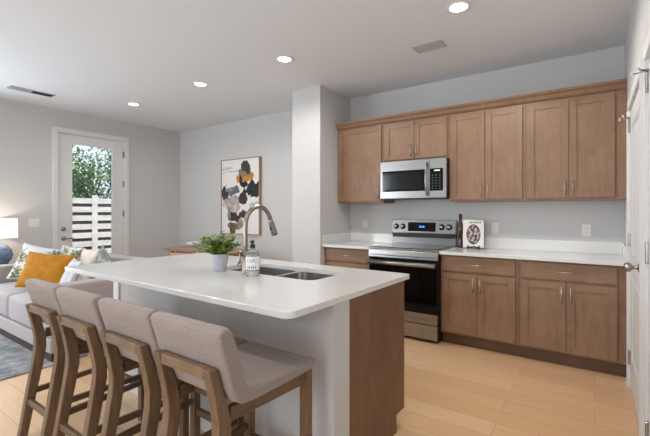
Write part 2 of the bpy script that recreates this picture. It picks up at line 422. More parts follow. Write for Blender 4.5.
# ------------------------------------------------------------------ ceiling fixtures
LENS = emit('led_lens', (255, 246, 232), 14)
XS = (-.816, -2.49, -3.79, -5.26)
def recessed(x, y, label, watts):
    t = thing('recessed_light', label, 'ceiling light', (x, y, ZC), 0, 'recessed ceiling lights')
    o = MB(); o.lathe([(.062, -.001), (.066, -.006), (.085, -.008), (.092, -.001)], n=36, cap=False); o.lathe([(.092, -.0005), (.062, -.0005)], n=36, cap=False)
    o.build('trim_ring', TRIM, t)
    MB().lathe([(0, -.003), (.0615, -.003), (.0615, -.001), (0, -.001)], n=32, cap=False).build('lens', LENS, t)
    light('bulb', 'SPOT', (0, 0, -.012), watts, DOWN_C, (0, 0, 0), t, spot_size=math.radians(168), spot_blend=.45, shadow_soft_size=.05)
nm = ('round recessed ceiling light nearest the camera, cut by the top of the picture', 'round recessed ceiling light in front of the pillar, second from the right',
      'round recessed ceiling light over the painting side, third from the right', 'round recessed ceiling light farthest left, near the glazed door')
for i, x in enumerate(XS): recessed(x, 2.865, nm[i], DOWN_W[i])
nm = ('round recessed ceiling light behind the camera at the kitchen end', 'round recessed ceiling light above the stools, rear row', 'round recessed ceiling light above the rug, rear row', 'round recessed ceiling light beyond the rug, rear row')
for i, x in enumerate((-.816, -2.3, -3.79, -5.26)): recessed(x, .5, nm[i], DOWN_W2[i])
def vent(x0, x1, y0, y1, along, label):
    t = thing('ceiling_vent', label, 'vent', ((x0+x1)/2, (y0+y1)/2, ZC)); hx, hy = (x1-x0)/2, (y1-y0)/2
    o = MB(); fz = -.008
    o.box(-hx, hx, -hy, -hy+.016, fz, 0); o.box(-hx, hx, hy-.016, hy, fz, 0); o.box(-hx, -hx+.016, -hy+.016, hy-.016, fz, 0); o.box(hx-.016, hx, -hy+.016, hy-.016, fz, 0)
    o.build('frame', SLATM, t, bevel=.002)
    MB().box(-hx+.016, hx-.016, -hy+.016, hy-.016, -.0015, -.0005).build('backing', DARKIN, t)
    o = MB(); n = 7
    for k in range(n):
        if along == 'x': y = -hy+.02+(2*hy-.04)*k/(n-1); o.prism([(y-.006, -.002), (y-.005, -.002), (y+.006, -.009), (y+.005, -.009)], 'x', -hx+.016, hx-.016)
        else:
            x = -hx+.02+(2*hx-.04)*k/(n-1)
            o.prism([(x+.006, -.002), (x+.005, -.002), (x-.006, -.009), (x-.005, -.009)], 'y', -hy+.016, -.004)
            o.prism([(x-.011, -.002), (x-.010, -.002), (x+.010, -.008), (x+.009, -.008)], 'y', .004, hy-.016)
    o.build('louvres', SLATM, t)
vent(-1.36, -1.09, 3.32, 3.48, 'x', 'grey louvred ceiling vent above the range side of the kitchen')
vent(-5.81, -5.66, 1.60, 2.07, 'y', 'long narrow ceiling vent at the upper left, near the living room wall')

# ------------------------------------------------------------------ cabinets
def bar_pull(p, L, axis, parent, mat=NICKEL):
    o = MB(); x, y, z = p; st = .028
    if axis == 'z':
        o.tube([(x, y-st, z-L/2), (x, y-st, z+L/2)], .0055, 10)
        for s_ in (-1, 1): o.tube([(x, y, z+s_*L*.36), (x, y-st, z+s_*L*.36)], .0045, 8)
    else:
        o.tube([(x-L/2, y-st, z), (x+L/2, y-st, z)], .0055, 10)
        for s_ in (-1, 1): o.tube([(x+s_*L*.36, y, z), (x+s_*L*.36, y-st, z)], .0045, 8)
    o.build('handle', mat, parent)
def shaker(x0, x1, z0, z1, y, parent, name='door', w_=.058):   # front face at y, thickness .02 behind it
    o = MB(); o.box(x0+w_-.004, x1-w_+.004, y+.009, y+.0199, z0+w_-.004, z1-w_+.004)
    o.box(x0, x0+w_, y, y+.0199, z0, z1, .0015, 1); o.box(x1-w_, x1, y, y+.0199, z0, z1, .0015, 1)
    o.box(x0+w_, x1-w_, y, y+.0199, z0, z0+w_, .0015, 1); o.box(x0+w_, x1-w_, y, y+.0199, z1-w_, z1, .0015, 1)
    return o.build(name, CAB, parent)
def slab(x0, x1, z0, z1, y, parent, name='drawer'):
    return MB().box(x0, x1, y, y+.0199, z0, z1, .003).build(name, CABH, parent)
YBASE, YUP = 3.769, 4.049
def base_cab(x0, x1, label, doors=2, filler=0):
    cx = x0; t = thing('base_cabinet', label, 'cabinet', (cx, YBASE, 0)); W_ = x1-x0
    o = MB(); o.box(.001, W_-.001, .02, YB-YBASE-.002, .114, .8835); o.build('body', CAB, t)
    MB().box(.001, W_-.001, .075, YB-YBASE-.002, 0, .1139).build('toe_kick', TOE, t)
    a, b_ = .022, W_-.022-filler
    if doors == 2:
        d = slab(a, b_, .727, .868, 0, t); bar_pull(((a+b_)/2, 0, .797), .13, 'x', d)
        m = (a+b_)/2
        for q0, q1, hx in ((a, m-.002, m-.032), (m+.002, b_, m+.032)):
            d = shaker(q0, q1, .133, .706, 0, t); bar_pull((hx, 0, .61), .135, 'z', d)
    else:
        for z0, z1 in ((.727, .868), (.435, .706), (.133, .414)):
            d = slab(a, b_, z0, z1, 0, t); bar_pull(((a+b_)/2, 0, (z0+z1)/2), .13, 'x', d)
base_cab(-2.652, -2.018, 'brown base cabinet with stacked drawers, between the pillar and the range', 0)
base_cab(-1.250, -.556, 'brown two-door base cabinet immediately right of the range', 2)
base_cab(-.556, XR-.002, 'brown two-door base cabinet at the far right, next to the white doors', 2, .050)
def upper_cab(x0, x1, z0, label, doors=2, filler=0):
    t = thing('wall_cabinet', label, 'cabinet', (x0, YUP, 0)); W_ = x1-x0; zt = 2.325
    MB().box(.001, W_-.001, .02, YB-YUP-.002, z0, zt).build('body', CAB, t)
    a, b_ = .022, W_-.022-filler; zd0, zd1 = z0+.022, 2.302
    zh = zd0+.09
    if doors == 2:
        m = (a+b_)/2
        for q0, q1, hx in ((a, m-.002, m-.03), (m+.002, b_, m+.03)):
            d = shaker(q0, q1, zd0, zd1, 0, t); bar_pull((hx, 0, zh), .13, 'z', d)
    else:
        d = shaker(a, b_, zd0, zd1, 0, t); bar_pull((b_-.028, 0, zh), .13, 'z', d)
upper_cab(-2.65, -2.016, 1.404, 'single-door brown wall cabinet beside the pillar, left of the microwave', 1)
upper_cab(-2.016, -1.252, 1.866, 'short two-door brown wall cabinet directly above the microwave')
upper_cab(-1.252, -.538, 1.404, 'tall two-door brown wall cabinet immediately right of the microwave')
upper_cab(-.538, XR-.002, 1.404, 'tall two-door brown wall cabinet at the far right end of the row', 2, .056)
o = MB()
prof = [(YUP+.03, 2.3255), (YUP+.005, 2.3255), (YUP-.008, 2.34), (YUP-.018, 2.362), (YUP-.04, 2.38), (YUP-.045, 2.397), (YUP+.03, 2.397)]
o.prism(prof, 'x', -2.651, XR-.002); o.box(-2.651, XR-.002, YUP+.03, YB-.002, 2.3255, 2.34)
tag(o.build('crown_molding', CAB), 'brown crown molding running along the top of all the wall cabinets', 'molding')
# perimeter countertops
def counter(x0, x1, label, ls, rs):
    t = thing('countertop', label, 'countertop', (x0, YB-.648, .884)); W_ = x1-x0; D = .646
    MB().box(.001, W_-.001, 0, D, 0, .030, .003).build('slab', QUARTZ, t)
    MB().box(.001, W_-.001, D-.02, D, .0301, .141, .002).build('backsplash', QUARTZ, t)
    if ls: MB().box(.001, .021, .002, D-.0201, .0301, .141, .002).build('side_splash', QUARTZ, t)
    if rs: MB().box(W_-.021, W_-.001, .002, D-.0201, .0301, .141, .002).build('side_splash', QUARTZ, t)
counter(-2.652, -2.018, 'short white quartz countertop between the pillar and the range', True, False)
counter(-1.250, XR-.001, 'long white quartz countertop right of the range', False, True)

# ------------------------------------------------------------------ range
X0, X1 = -2.014, -1.254; RW = X1-X0
t = thing('range', 'stainless steel freestanding electric range with black glass oven door, in the kitchen wall', 'stove', (X0, 3.715, 0))
MB().box(.002, RW-.002, .03, .655, .03, .9).build('body', BLACK, t)
MB().box(.02, RW-.02, .08, .64, 0, .0299).build('base', BLACK, t)
MB().box(.0, RW, .0, .55, .9001, .922, .003).build('cooktop_frame', STEEL, t)
ck = MB().box(.022, RW-.022, .035, .548, .9221, .926, .001).build('cooktop', BLACKG, t)
RING = plain('burner_print', (70, 70, 72), .3, nscale=20)
for x, y, r in ((.2, .16, .105), (.56, .16, .085), (.2, .41, .075), (.56, .41, .105), (.38, .43, .06)):
    MB().lathe([(r-.004, .9261), (r, .9263), (r-.002, .9264)], (x, y, 0), n=40, cap=False).build('burner_ring', RING, ck)
o = MB(); o.prism([(-.012, .822), (.03, .822), (.03, .8999), (.0, .8999), (-.004, .893)], 'x', 0, RW); fp = o.build('front_panel', STEEL, t)
MB().box(.02, RW-.02, -.0125, -.0085, .838, .848).build('groove', STEELD, fp)
dr = MB().box(.004, RW-.004, -.012, .0299, .285, .812, .004).build('oven_door', BLACKG, t)
MB().box(.004, RW-.004, -.016, .0299, .186, .2845, .004).build('door_trim', STEEL, dr)
MB().box(.34, .42, -.0128, -.012, .32, .327).build('badge', plain('badge_grey', (150, 150, 150), .4, 1), dr)
o = MB(); o.tube([(.012, -.058, .77), (RW-.012, -.058, .77)], .021, 16)
for x in (.03, RW-.03): o.box(x-.016, x+.016, -.058, -.0115, .75, .79, .004)
o.build('handle', STEEL, dr)
MB().box(.004, RW-.004, -.014, .0299, .035, .176, .004).build('storage_drawer', STEEL, t)
o = MB(); o.box(.0, RW, .585, .655, .9, 1.055); o.prism([(.588, 1.0), (.575, 1.055), (.593, 1.205), (.655, 1.205), (.655, 1.0)], 'x', 0, RW)
bg = o.build('backguard', STEELD, t, bevel=.003)
MB().box(.012, RW-.012, .578, .5849, 1.0, 1.045).build('vent_slot', BLACK, bg)
a = math.atan2(.018, .15)
TP = Matrix.Translation((0, .575, 1.055)) @ Matrix.Rotation(-a, 4, 'X')
o = MB(); o.T = TP; o.box(.205, .535, -.004, .001, .018, .122); dp = o.build('display', BLACKG, bg)
o = MB(); o.T = TP
for x in (.345, .36, .38, .395): o.box(x, x+.009, -.005, -.0042, .062, .082)
o.build('clock_digits', emit('blue_led', (60, 110, 255), 4), dp)
for x in (.055, .14, .605, .69):
    o = MB(); o.T = TP; o.lathe([(.026, -.001), (.027, -.010), (.020, -.014), (.0195, -.036), (.016, -.039), (0, -.039)], (x, 0, .072), axis='y', n=24, cap=False)
    k = o.build('knob', CHROME, bg)
    o = MB(); o.T = TP; o.lathe([(.0262, 0), (.034, -.002), (.034, .0005), (.0262, .0005)], (x, 0, .072), axis='y', n=24, cap=False); o.build('knob_ring', BLACK, k)
# ------------------------------------------------------------------ microwave
YM = 3.975; MW = .758; Z0, Z1 = 1.447, 1.863
t = thing('microwave', 'stainless over-the-range microwave with black window hung under the short wall cabinet', 'microwave', (-2.012, YM, 0))
MB().box(.004, MW-.002, .03, YB-YM-.002, Z0+.004, Z1-.002).build('body', BLACK, t)
d = MB().box(.0, .575, 0, .0299, Z0, Z1, .004).build('door', STEEL, t)
MB().box(.028, .53, -.0015, -.0002, Z0+.078, Z0+.308).build('window', BLACKG, d)
MB().box(.05, .505, -.0019, -.0016, Z0+.1, Z0+.286).build('window_screen', plain('black_mesh', (12, 13, 17), .12, nscale=200), d)
MB().box(.004, .57, -.0016, -.0002, Z1-.062, Z1-.060).build('seam', STEELD, d)
o = MB(); pts = [(.553, -.004+(-.042)*math.sin(PI*k/12)**.6 if 0 < k < 12 else -.001, Z0+.03+.345*k/12) for k in range(13)]
o.tube(pts, .0115, 12); o.build('handle', STEEL, d)
cp = MB().box(.577, MW, 0, .0299, Z0, Z1, .004).build('control_panel', STEEL, t)
kp = MB().box(.583, MW-.035, -.0015, -.0002, Z0+.075, Z0+.31).build('keypad', BLACKG, cp)
MB().box(.63, .69, -.0022, -.0016, Z0+.282, Z0+.294).build('display_digits', emit('green_led', (190, 215, 215), .8), kp)
KG = plain('key_print_grey', (120, 124, 126), .5)
for r in range(6):
    for c in range(3): MB().box(.605+c*.038, .621+c*.038, -.0021, -.0016, Z0+.095+r*.028, Z0+.102+r*.028).build('key', KG, kp)
MB().box(.02, MW-.02, .06, .36, Z0-.006, Z0+.0039).build('vent_filter', BLACK, t)

# ------------------------------------------------------------------ wall plates
PLATE = plain('white_plastic_plate', (236, 236, 234), .4, nscale=20, var=.01)
SLOT = plain('slot_grey', (120, 120, 120), .6)
def outlet(x, z, label):
    t = thing('outlet', label, 'outlet', (x, YB, z), 0, 'wall outlets above the counters')
    MB().box(-.036, .036, -.006, 0, -.058, .058, .003).build('cover_plate', PLATE, t)
    for s_ in (-1, 1):
        r = MB().box(-.017, .017, -.0085, -.0061, s_*.021-.015, s_*.021+.015, .002).build('receptacle', PLATE, t)
        o = MB(); o.box(-.008, -.006, -.009, -.0086, s_*.021-.004, s_*.021+.006); o.box(.005, .007, -.009, -.0086, s_*.021-.004, s_*.021+.006); o.build('slots', SLOT, r)
outlet(-2.433, 1.14, 'white wall outlet above the short counter, left of the range')
outlet(-.865, 1.125, 'white wall outlet just right of the propped-up cookbook')
outlet(-.065, 1.125, 'white wall outlet above the far right end of the counter')
t = thing('light_switch', 'white double rocker switch plate between the lamp and the glazed door', 'switch', (XL, 2.07, 1.145), PI/2)
MB().box(-.064, .064, -.006, 0, -.058, .058, .003).build('cover_plate', PLATE, t)
for x in (-.024, .024): MB().box(x-.016, x+.016, -.009, -.0061, -.032, .032, .002).build('rocker', PLATE, t)

# ------------------------------------------------------------------ island
IX0, IX1, IY0, IY1 = -3.067, -.955, 1.154, 2.300
IROT, IC = -.018, Vector((-2.0, 1.7, 0))
def turn(o):
    o.rotation_euler[2] += IROT; p = o.location.copy(); z = p.z; p.z = 0
    q = IC + Matrix.Rotation(IROT, 3, 'Z') @ (p-IC); o.location = (q.x, q.y, z)
t = thing('kitchen_island', 'kitchen island body with pale grey back wall and brown stained end panel', 'island', (-1.935, 1.6, 0))
ox, oy = -1.935, 1.6
KX0, KX1 = -2.985, -.966
turn(t)
DW = plain('island_drywall', (204, 204, 204), .8, nscale=40, var=.012)
MB().box(KX0-ox, KX1-ox, 1.474-oy, 1.606-oy, 0, .8835).build('knee_wall', DW, t)
o = MB(); o.box(KX0-ox-.012, KX0-ox+.065, 1.460-oy, 1.4739-oy, 0, .8835, .002); o.build('corner_trim', TRIM, t)
MB().box(KX0-ox+.066, KX1-ox, 1.462-oy, 1.4739-oy, 0, .09, .003).build('baseboard', TRIM, t)
o = MB(); th = .02
# cabinet carcass in open pieces so the sink bowls have room
o.box(KX0-ox, -2.2-ox, 1.6062-oy, 2.213-oy, .1, .8835); o.box(-2.2-ox, KX1-ox-.021, 1.6062-oy, 2.213-oy, .1, .62)
o.box(-1.25-ox, KX1-ox-.021, 1.6062-oy, 2.213-oy, .62, .8835); o.box(-2.2-ox, -1.25-ox, 2.185-oy, 2.213-oy, .62, .8835)
o.build('body', CAB, t)
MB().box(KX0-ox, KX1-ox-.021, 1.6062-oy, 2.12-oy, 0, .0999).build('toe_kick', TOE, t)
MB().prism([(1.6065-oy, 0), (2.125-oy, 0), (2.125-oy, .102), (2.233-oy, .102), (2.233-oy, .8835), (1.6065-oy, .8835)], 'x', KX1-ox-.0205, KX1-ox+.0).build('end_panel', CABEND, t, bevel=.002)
n = 4; xw = (KX1-.03-KX0)/n
for k in range(n):
    a_ = KX0+k*xw+.01; MBo = MB(); MBo.box(a_-ox, a_+xw-.02-ox, 2.2135-oy, 2.233-oy, .12, .70, .003); dd = MBo.build('door', CAB, t)
    MB().box(a_-ox, a_+xw-.02-ox, 2.2135-oy, 2.233-oy, .72, .868, .003).build('drawer', CABH, t)
SX0, SX1, SY0, SY1, SM = -2.14, -1.305, 1.745, 2.12, -1.70
holes = [rrect(SX0, SM-.012, SY0, SY1, .06), rrect(SM+.012, SX1, SY0, SY1, .06)]
CT = thing('island_countertop', 'large white quartz island countertop with rounded corners and a double sink cut into it', 'countertop', (0, 0, 0))
whole = [rrect(SX0, SX1, SY0, SY1, .06)]
plate('slab', rr4(IX0, IX1, IY0, IY1, (.02, .02, .02, .05), 8), whole, .884, .914, QUARTZ, CT)
turn(CT)
t = thing('sink', 'double-bowl stainless undermount sink set in the island countertop', 'sink', (SM, (SY0+SY1)/2, .70)); sx, sy = SM, (SY0+SY1)/2; turn(t)
plate('rim', rrect(SX0-.02-sx, SX1+.02-sx, SY0-.02-sy, SY1+.02-sy, .07), [[(x-sx, y-sy) for x, y in h] for h in holes], .1795, .1838, SINKM, t, bev=.0008)
for x0, x1 in ((SX0, SM-.012), (SM+.012, SX1)):
    rings = []
    for ins, z, r in ((0, .1795, .06), (.004, .06, .06), (.012, .012, .055), (.035, .0, .04), (.1, -.003, .03)):
        rings.append([(x-sx, y-sy, z) for x, y in rrect(x0+ins, x1-ins, SY0+ins, SY1-ins, r)])
    o = MB(); o.ring_loft(rings, cap=False); o.b.faces.new([o.b.verts[len(rings[0])*(len(rings)-1)+i] for i in range(len(rings[0]))]) if False else None
    o.b.verts.ensure_lookup_table(); N = len(rings[0]); o.b.faces.new([o.b.verts[N*(len(rings)-1)+i] for i in range(N)])
    bw = o.build('bowl', SINKM, t)
    MB().lathe([(.0, .001), (.03, .001), (.042, .0), (.042, -.0025)], ((x0+x1)/2-sx, 0, 0), n=24, cap=False).build('drain', STEELD, bw)
# faucet
t = thing('faucet', 'tall arched brushed nickel kitchen faucet with pull-down spray head on the island', 'faucet', (-1.788, 1.686, .9142))
MB().lathe([(.026, 0), (.026, .006), (.022, .012), (.019, .03), (.019, .10), (.014, .105)], n=24).build('base', FAUCET, t)
o = MB(); pts = [(0, 0, .10), (0, 0, .18), (0, 0, .27)]
for k in range(1, 15): a = PI-PI*.90*k/14; pts.append((0, .115+.115*math.cos(a), .30+.122*math.sin(a)))
o.tube(pts, .0148, 16); o.build('spout', FAUCET, t)
e = Vector(pts[-1]); dvec = (Vector(pts[-1])-Vector(pts[-2])).normalized()
sh = MB().tube([e, e+dvec*.02, e+dvec*.06, e+dvec*.105, e+dvec*.115], [.0155, .018, .020, .0235, .021], 18).build('spray_head', FAUCET, t)
MB().tube([e+dvec*.05+Vector((.0, -.017, 0)), e+dvec*.08+Vector((0, -.021, 0))], .006, 8).build('button', BLACKP, sh)
o = MB(); o.tube([(-.015, 0, .055), (-.055, 0, .055)], .0165, 16); o.tube([(-.045, 0, .065), (-.047, 0, .10), (-.052, -.002, .155)], [.007, .006, .0075], 10); o.build('handle', FAUCET, t)
# soap bottle
t = thing('soap_bottle', 'clear soap bottle with white printed label and black pump, beside the faucet', 'bottle', (-1.700, 1.662, .9142))
CLR = plain('clear_bottle', (244, 244, 240), .08, nscale=10, var=.02); CLR.node_tree.nodes['Principled BSDF'].inputs['Transmission Weight'].default_value = .85
MB().lathe([(.001, 0), (.038, 0), (.041, .006), (.041, .125), (.036, .143), (.02, .157), (.014, .162), (.014, .17)], n=32).build('body', CLR, t)
lb = MB().lathe([(.0412, .03), (.0416, .031), (.0416, .118), (.0412, .119)], n=40, cap=False).build('label', plain('paper_label', (236, 236, 236), .7, nscale=20, var=.01), t)
INK = plain('label_ink', (40, 40, 46), .7)
def textmesh(s_, size, name, mat, parent, curve=None, **k):
    cu = bpy.data.curves.new('t', 'FONT'); cu.body = s_; cu.size = size; cu.align_x = 'CENTER'; cu.extrude = .0002; cu.resolution_u = 2
    tmp = bpy.data.objects.new('t', cu); C.objects.link(tmp); dg = bpy.context.evaluated_depsgraph_get(); dg.update()
    me = bpy.data.meshes.new_from_object(tmp.evaluated_get(dg)); bpy.data.objects.remove(tmp)
    me.materials.clear(); me.materials.append(mat); me.name = name
    for v in me.vertices:
        x, y, z = v.co
        v.co = curve(x, y, z)
    o = bpy.data.objects.new(name, me); C.objects.link(o); o.parent = parent; return o
A0 = -PI/2 + .62
for s_, sz, z in (('CUC', .03, .086), ('SHH', .03, .046)):
    textmesh(s_, sz, 'lettering', INK, lb, lambda x, y, z_, zz=z: Vector((.0418*math.cos(A0+x/.0418)*(1+z_*10), .0418*math.sin(A0+x/.0418)*(1+z_*10), zz+y)))
MB().lathe([(.0418, .033), (.0421, .034), (.0421, .038), (.0418, .039)], n=40, cap=False).build('label_band', INK, lb)
o = MB(); o.lathe([(.0145, .17), (.0165, .171), (.0165, .188), (.008, .191), (.007, .205), (.012, .207), (.011, .214), (0, .215)], n=20, cap=False); o.tube([(0, 0, .209), (.012, -.025, .209), (.013, -.03, .205)], .0045, 8); o.build('pump', BLACKP, t)
# potted plant on the island
t = thing('potted_plant', 'small leafy green plant in a ribbed pale blue-grey pot on the island', 'plant', (-2.01, 1.672, .9142))
POT = plain('ribbed_pot', (194, 198, 205), .5, nscale=30, var=.05)
rings = []
for r, z in ((.034, 0), (.038, .004), (.0535, .108), (.055, .114), (.050, .114), (.047, .095)):
    rings.append([((r*(1+.03*math.cos(22*a)))*math.cos(a), (r*(1+.03*math.cos(22*a)))*math.sin(a), z) for a in [2*PI*k/132 for k in range(132)]])
MB().ring_loft(rings).build('pot', POT, t)
MB().lathe([(0, .10), (.0465, .10), (.0465, .094), (0, .094)], n=24, cap=False).build('soil', plain('soil', (60, 45, 35), .95, nscale=60, var=.3, bmp=.5), t)
PL = []
for nmx, c in (('plant_leaf_green', (142, 168, 64)), ('plant_leaf_dark', (86, 122, 56)), ('plant_leaf_olive', (190, 186, 88))):
    m = plain(nmx, c, .45, nscale=30, var=.2); PL.append(m)
R = random.Random(12); o = MB(); st = MB()
for k in range(72):
    a = R.random()*6.28; reach = R.uniform(.03, .205); hgt = R.uniform(.04, .15)*(1.15-reach*2.4)
    p0 = Vector((math.cos(a)*.02, math.sin(a)*.02, .09)); p2 = Vector((math.cos(a)*reach, math.sin(a)*reach*.8, .105+hgt)); p1 = (p0+p2)/2+Vector((0, 0, .03))
    pts = [p0.lerp(p1, u).lerp(p1.lerp(p2, u), u) for u in [i/6 for i in range(7)]]
    st.tube(pts, .0014, 5, smooth=True)
    for i in range(2, 7):
        for s_ in range(3):
            an = R.random()*6.28; L = R.uniform(.018, .031); d = Vector((math.cos(an), math.sin(an), R.uniform(-.3, .7))).normalized(); w_ = d.cross(Vector((0, 0, 1))).normalized()*L*.42
            b0 = pts[i]; o.mi = R.choice((0, 0, 1, 1, 2)); nrm = w_.cross(d).normalized()
            P = [b0, b0+d*L*.45+w_+nrm*.003, b0+d*L*.85+w_*.6, b0+d*L, b0+d*L*.85-w_*.6, b0+d*L*.45-w_+nrm*.003]; mid = b0+d*L*.5-nrm*.002
            vs = [o.b.verts.new(v) for v in P]; mv = o.b.verts.new(mid)
            for q in range(6):
                f = o.b.faces.new((vs[q], vs[(q+1) % 6], mv)); f.material_index = o.mi; f.smooth = True
o.build('foliage', PL, t, fixn=False); st.build('stems', PL[1], t)

# ------------------------------------------------------------------ counter items
t = thing('glass_bottle', 'tall slender red-brown glass bottle standing between the range and the cookbook', 'bottle', (-1.182, 4.225, .9142))
BR = plain('red_brown_glass', (70, 26, 20), .08, nscale=12, var=.2, coat=.5)
MB().lathe([(.0, 0), (.026, 0), (.028, .01), (.025, .06), (.022, .10), (.026, .16), (.029, .20), (.025, .25), (.013, .28), (.0115, .315)], n=24, cap=False).build('body', BR, t)
MB().lathe([(.013, .303), (.016, .304), (.0155, .323), (.018, .328), (.017, .362), (.0, .366)], n=18, cap=False).build('stopper', plain('stopper_red_brown', (84, 34, 30), .4, nscale=20), t)
def grid_print(name, w_, h, nx, ny, fn, mat, parent, T_, thick=None, shape=None):
    me = bpy.data.meshes.new(name); V = []; F = []; Cc = []
    for j in range(ny+1):
        for i in range(nx+1):
            u, v = i/nx, j/ny
            V.append(T_ @ Vector(shape(u, v) if shape else ((u-.5)*w_, 0, (1-v)*h))); Cc.append(fn(u, v))
    for j in range(ny):
        for i in range(nx): a = j*(nx+1)+i; F.append((a, a+nx+1, a+nx+2, a+1))
    me.from_pydata(V, [], F); ca = me.color_attributes.new('print', 'FLOAT_COLOR', 'POINT')
    for i, c in enumerate(Cc): ca.data[i].color = c
    me.materials.append(mat); o = bpy.data.objects.new(name, me); C.objects.link(o); o.parent = parent; return o
def nz(u, v, s_=4, o_=0): return noise.noise(Vector((u*s_+o_, v*s_-o_, o_*.7)))
cb = thing('cookbook', 'white cookbook with a round dark food picture on its cover, propped on a black easel', 'book', (-1.035, 4.17, .9142+.016), math.radians(14))
TB = Matrix.Rotation(-math.radians(14), 4, 'X') @ Matrix.Diagonal((1.09, 1, 1.12, 1))
o = MB(); o.T = TB; o.box(-.094, .094, .002, .02, 0, .262, .002); o.build('cover', plain('book_white', (236, 235, 232), .5, nscale=10, var=.01), cb)
o = MB(); o.T = TB; o.box(-.088, .09, .0045, .0175, -.0015+.002, .2635); o.build('pages', plain('paper', (226, 222, 212), .8, nscale=120, var=.06), cb)
def cover(u, v):
    x = (u-.5)*.188; y = (v-.53)*.262; r = math.hypot(x/.064, y/.096)
    if r < 1:
        x += .006*nz(u, v, 5, 8)
        n_ = nz(u, v, 9, 3)+.5*nz(u, v, 22, 1)
        if r > .9: return srgb(70, 62, 58)
        return srgb(88, 78, 74) if n_ < -.12 else (srgb(140, 122, 114) if n_ < .1 else srgb(196, 184, 176))
    if .06 < v < .13 and .30 < u < .9 and (int(u*34) % 3): return srgb(120, 118, 116)
    return srgb(236, 235, 232)
grid_print('cover_print', .186, .26, 60, 84, cover, attr_mat('cover_print', .45), cb, TB @ Matrix.Translation((0, .0012, .001)))
es = thing('easel', 'small black easel stand holding the cookbook on the right counter', 'easel', (-1.035, 4.17, .9142), math.radians(14))
o = MB()
for s_ in (-1, 1):
    o.tube([(s_*.055, -.035, .0045), (s_*.05, -.028, .014), (s_*.048, .0, .012), (s_*.04, .035, .09)], .0045, 8)
    o.tube([(s_*.055, -.035, .0045), (s_*.058, -.038, .03), (s_*.053, -.036, .038)], .005, 8)
o.tube([(-.05, 0, .010), (0, 0, .010), (.05, 0, .010)], .005, 8); o.tube([(-.055, -.03, .012), (0, -.036, .03), (.055, -.03, .012)], .005, 8)
o.tube([(0, .036, .09), (0, .11, .0045)], .004, 8); o.tube([(-.04, .035, .09), (.04, .035, .09)], .004, 8)
o.build('frame', BLACKP, es)

# ------------------------------------------------------------------ painting
t = thing('framed_painting', 'abstract canvas with charcoal, brown and orange shapes in a deep wooden frame', 'painting', (-4.73, YB-.052, .93))
PW, PH = .90, 1.235
FR = wood('frame_oak', (150, 122, 98), (178, 148, 120), scale=(20, 20, 2))
o = MB(); o.frame(-PW/2, PW/2, 0, PH, 0, .05, .012); o.build('frame', FR, t)
MB().box(-PW/2+.0125, PW/2-.0125, .012, .048, .0125, PH-.0125).build('canvas_backing', BUMPER, t)
blobs = [  # cx, cy, rx, ry, colour, wobble
 (.30, .62, .26, .10, (214, 196, 184), .5), (.35, .55, .30, .06, (200, 192, 188), .6), (.12, .12, .14, .02, (222, 222, 222), .6),
 (.33, .43, .22, .075, (118, 122, 126), .45), (.08, .44, .10, .085, (66, 66, 70), .4), (.20, .38, .10, .03, (150, 154, 158), .5), (.06, .52, .05, .05, (84, 78, 76), .5),
 (.70, .23, .17, .09, (222, 150, 66), .4), (.45, .27, .06, .055, (216, 140, 60), .5), (.66, .10, .12, .095, (74, 74, 62), .4), (.64, .20, .13, .055, (150, 132, 104), .6),
 (.52, .27, .04, .06, (60, 56, 54), .6), (.86, .41, .26, .115, (54, 54, 58), .35), (.60, .33, .10, .045, (52, 52, 54), .4), (.58, .52, .15, .095, (74, 62, 58), .22),
 (.88, .64, .16, .035, (176, 190, 188), .5), (.32, .78, .155, .065, (76, 60, 54), .35), (.60, .74, .12, .055, (84, 70, 64), .35),
 (.36, .89, .17, .05, (140, 122, 98), .7), (.28, .95, .06, .07, (110, 96, 78), .7), (.50, .86, .07, .06, (170, 156, 136), .7), (.22, .75, .05, .09, (160, 146, 126), .6)]
def art(u, v):
    u0, v0 = u, v
    u += .05*nz(u0, v0, 4, 11)+.025*nz(u0, v0, 11, 5); v += .035*nz(u0, v0, 4, 23)+.018*nz(u0, v0, 12, 9)
    c = (232, 231, 230)
    for k, (cx, cy, rx, ry, col, wb_) in enumerate(blobs):
        r = math.hypot((u-cx)/rx, (v-cy)/ry) + wb_*1.5*nz(u, v, 4, k*3.1) + .35*nz(u, v, 14, k*1.7)
        if r < 1: f = .92+.16*nz(u, v, 12, k); c = tuple(min(255, x*f) for x in col)
    if abs(v-(.17+.02*nz(u, 0, 6, 2))) < .004 and u < .5: c = (150, 150, 150)
    if abs(u-(.13+.03*nz(0, v, 5, 2))) < .006 and .3 < v < .62: c = (80, 78, 78)
    return srgb(*c)
grid_print('canvas', PW-.026, PH-.026, 110, 150, art, attr_mat('canvas_paint', .75, weave=300), t, Matrix.Translation((0, .011, .013)))

# ------------------------------------------------------------------ bar stools
st0 = thing('bar_stool', None, 'stool', (0, 0, 0), 0, 'counter stools along the island')
def sweep_leg(x0, x1, pts, dep):
    o = MB(); rings = []
    for (y, z), d_ in zip(pts, dep): rings.append([(x0, y-d_/2, z), (x1, y-d_/2, z), (x1, y+d_/2, z), (x0, y+d_/2, z)])
    o.ring_loft(rings, smooth=False); return o
LP = [(-.310, 0), (-.288, .12), (-.262, .27), (-.234, .42), (-.218, .52), (-.218, .58), (-.232, .65), (-.252, .72), (-.268, .778)]
LD = [.040, .043, .047, .052, .054, .052, .046, .038, .034]
for s_ in (-1, 1):
    x0, x1 = sorted((s_*.166, s_*.124)); sweep_leg(x0, x1, LP, LD).build('leg', STOOLW, st0, bevel=.004)
    x0, x1 = sorted((s_*.193, s_*.153)); MB().box(x0, x1, .200, .240, 0, .622).build('leg', STOOLW, st0, bevel=.003)
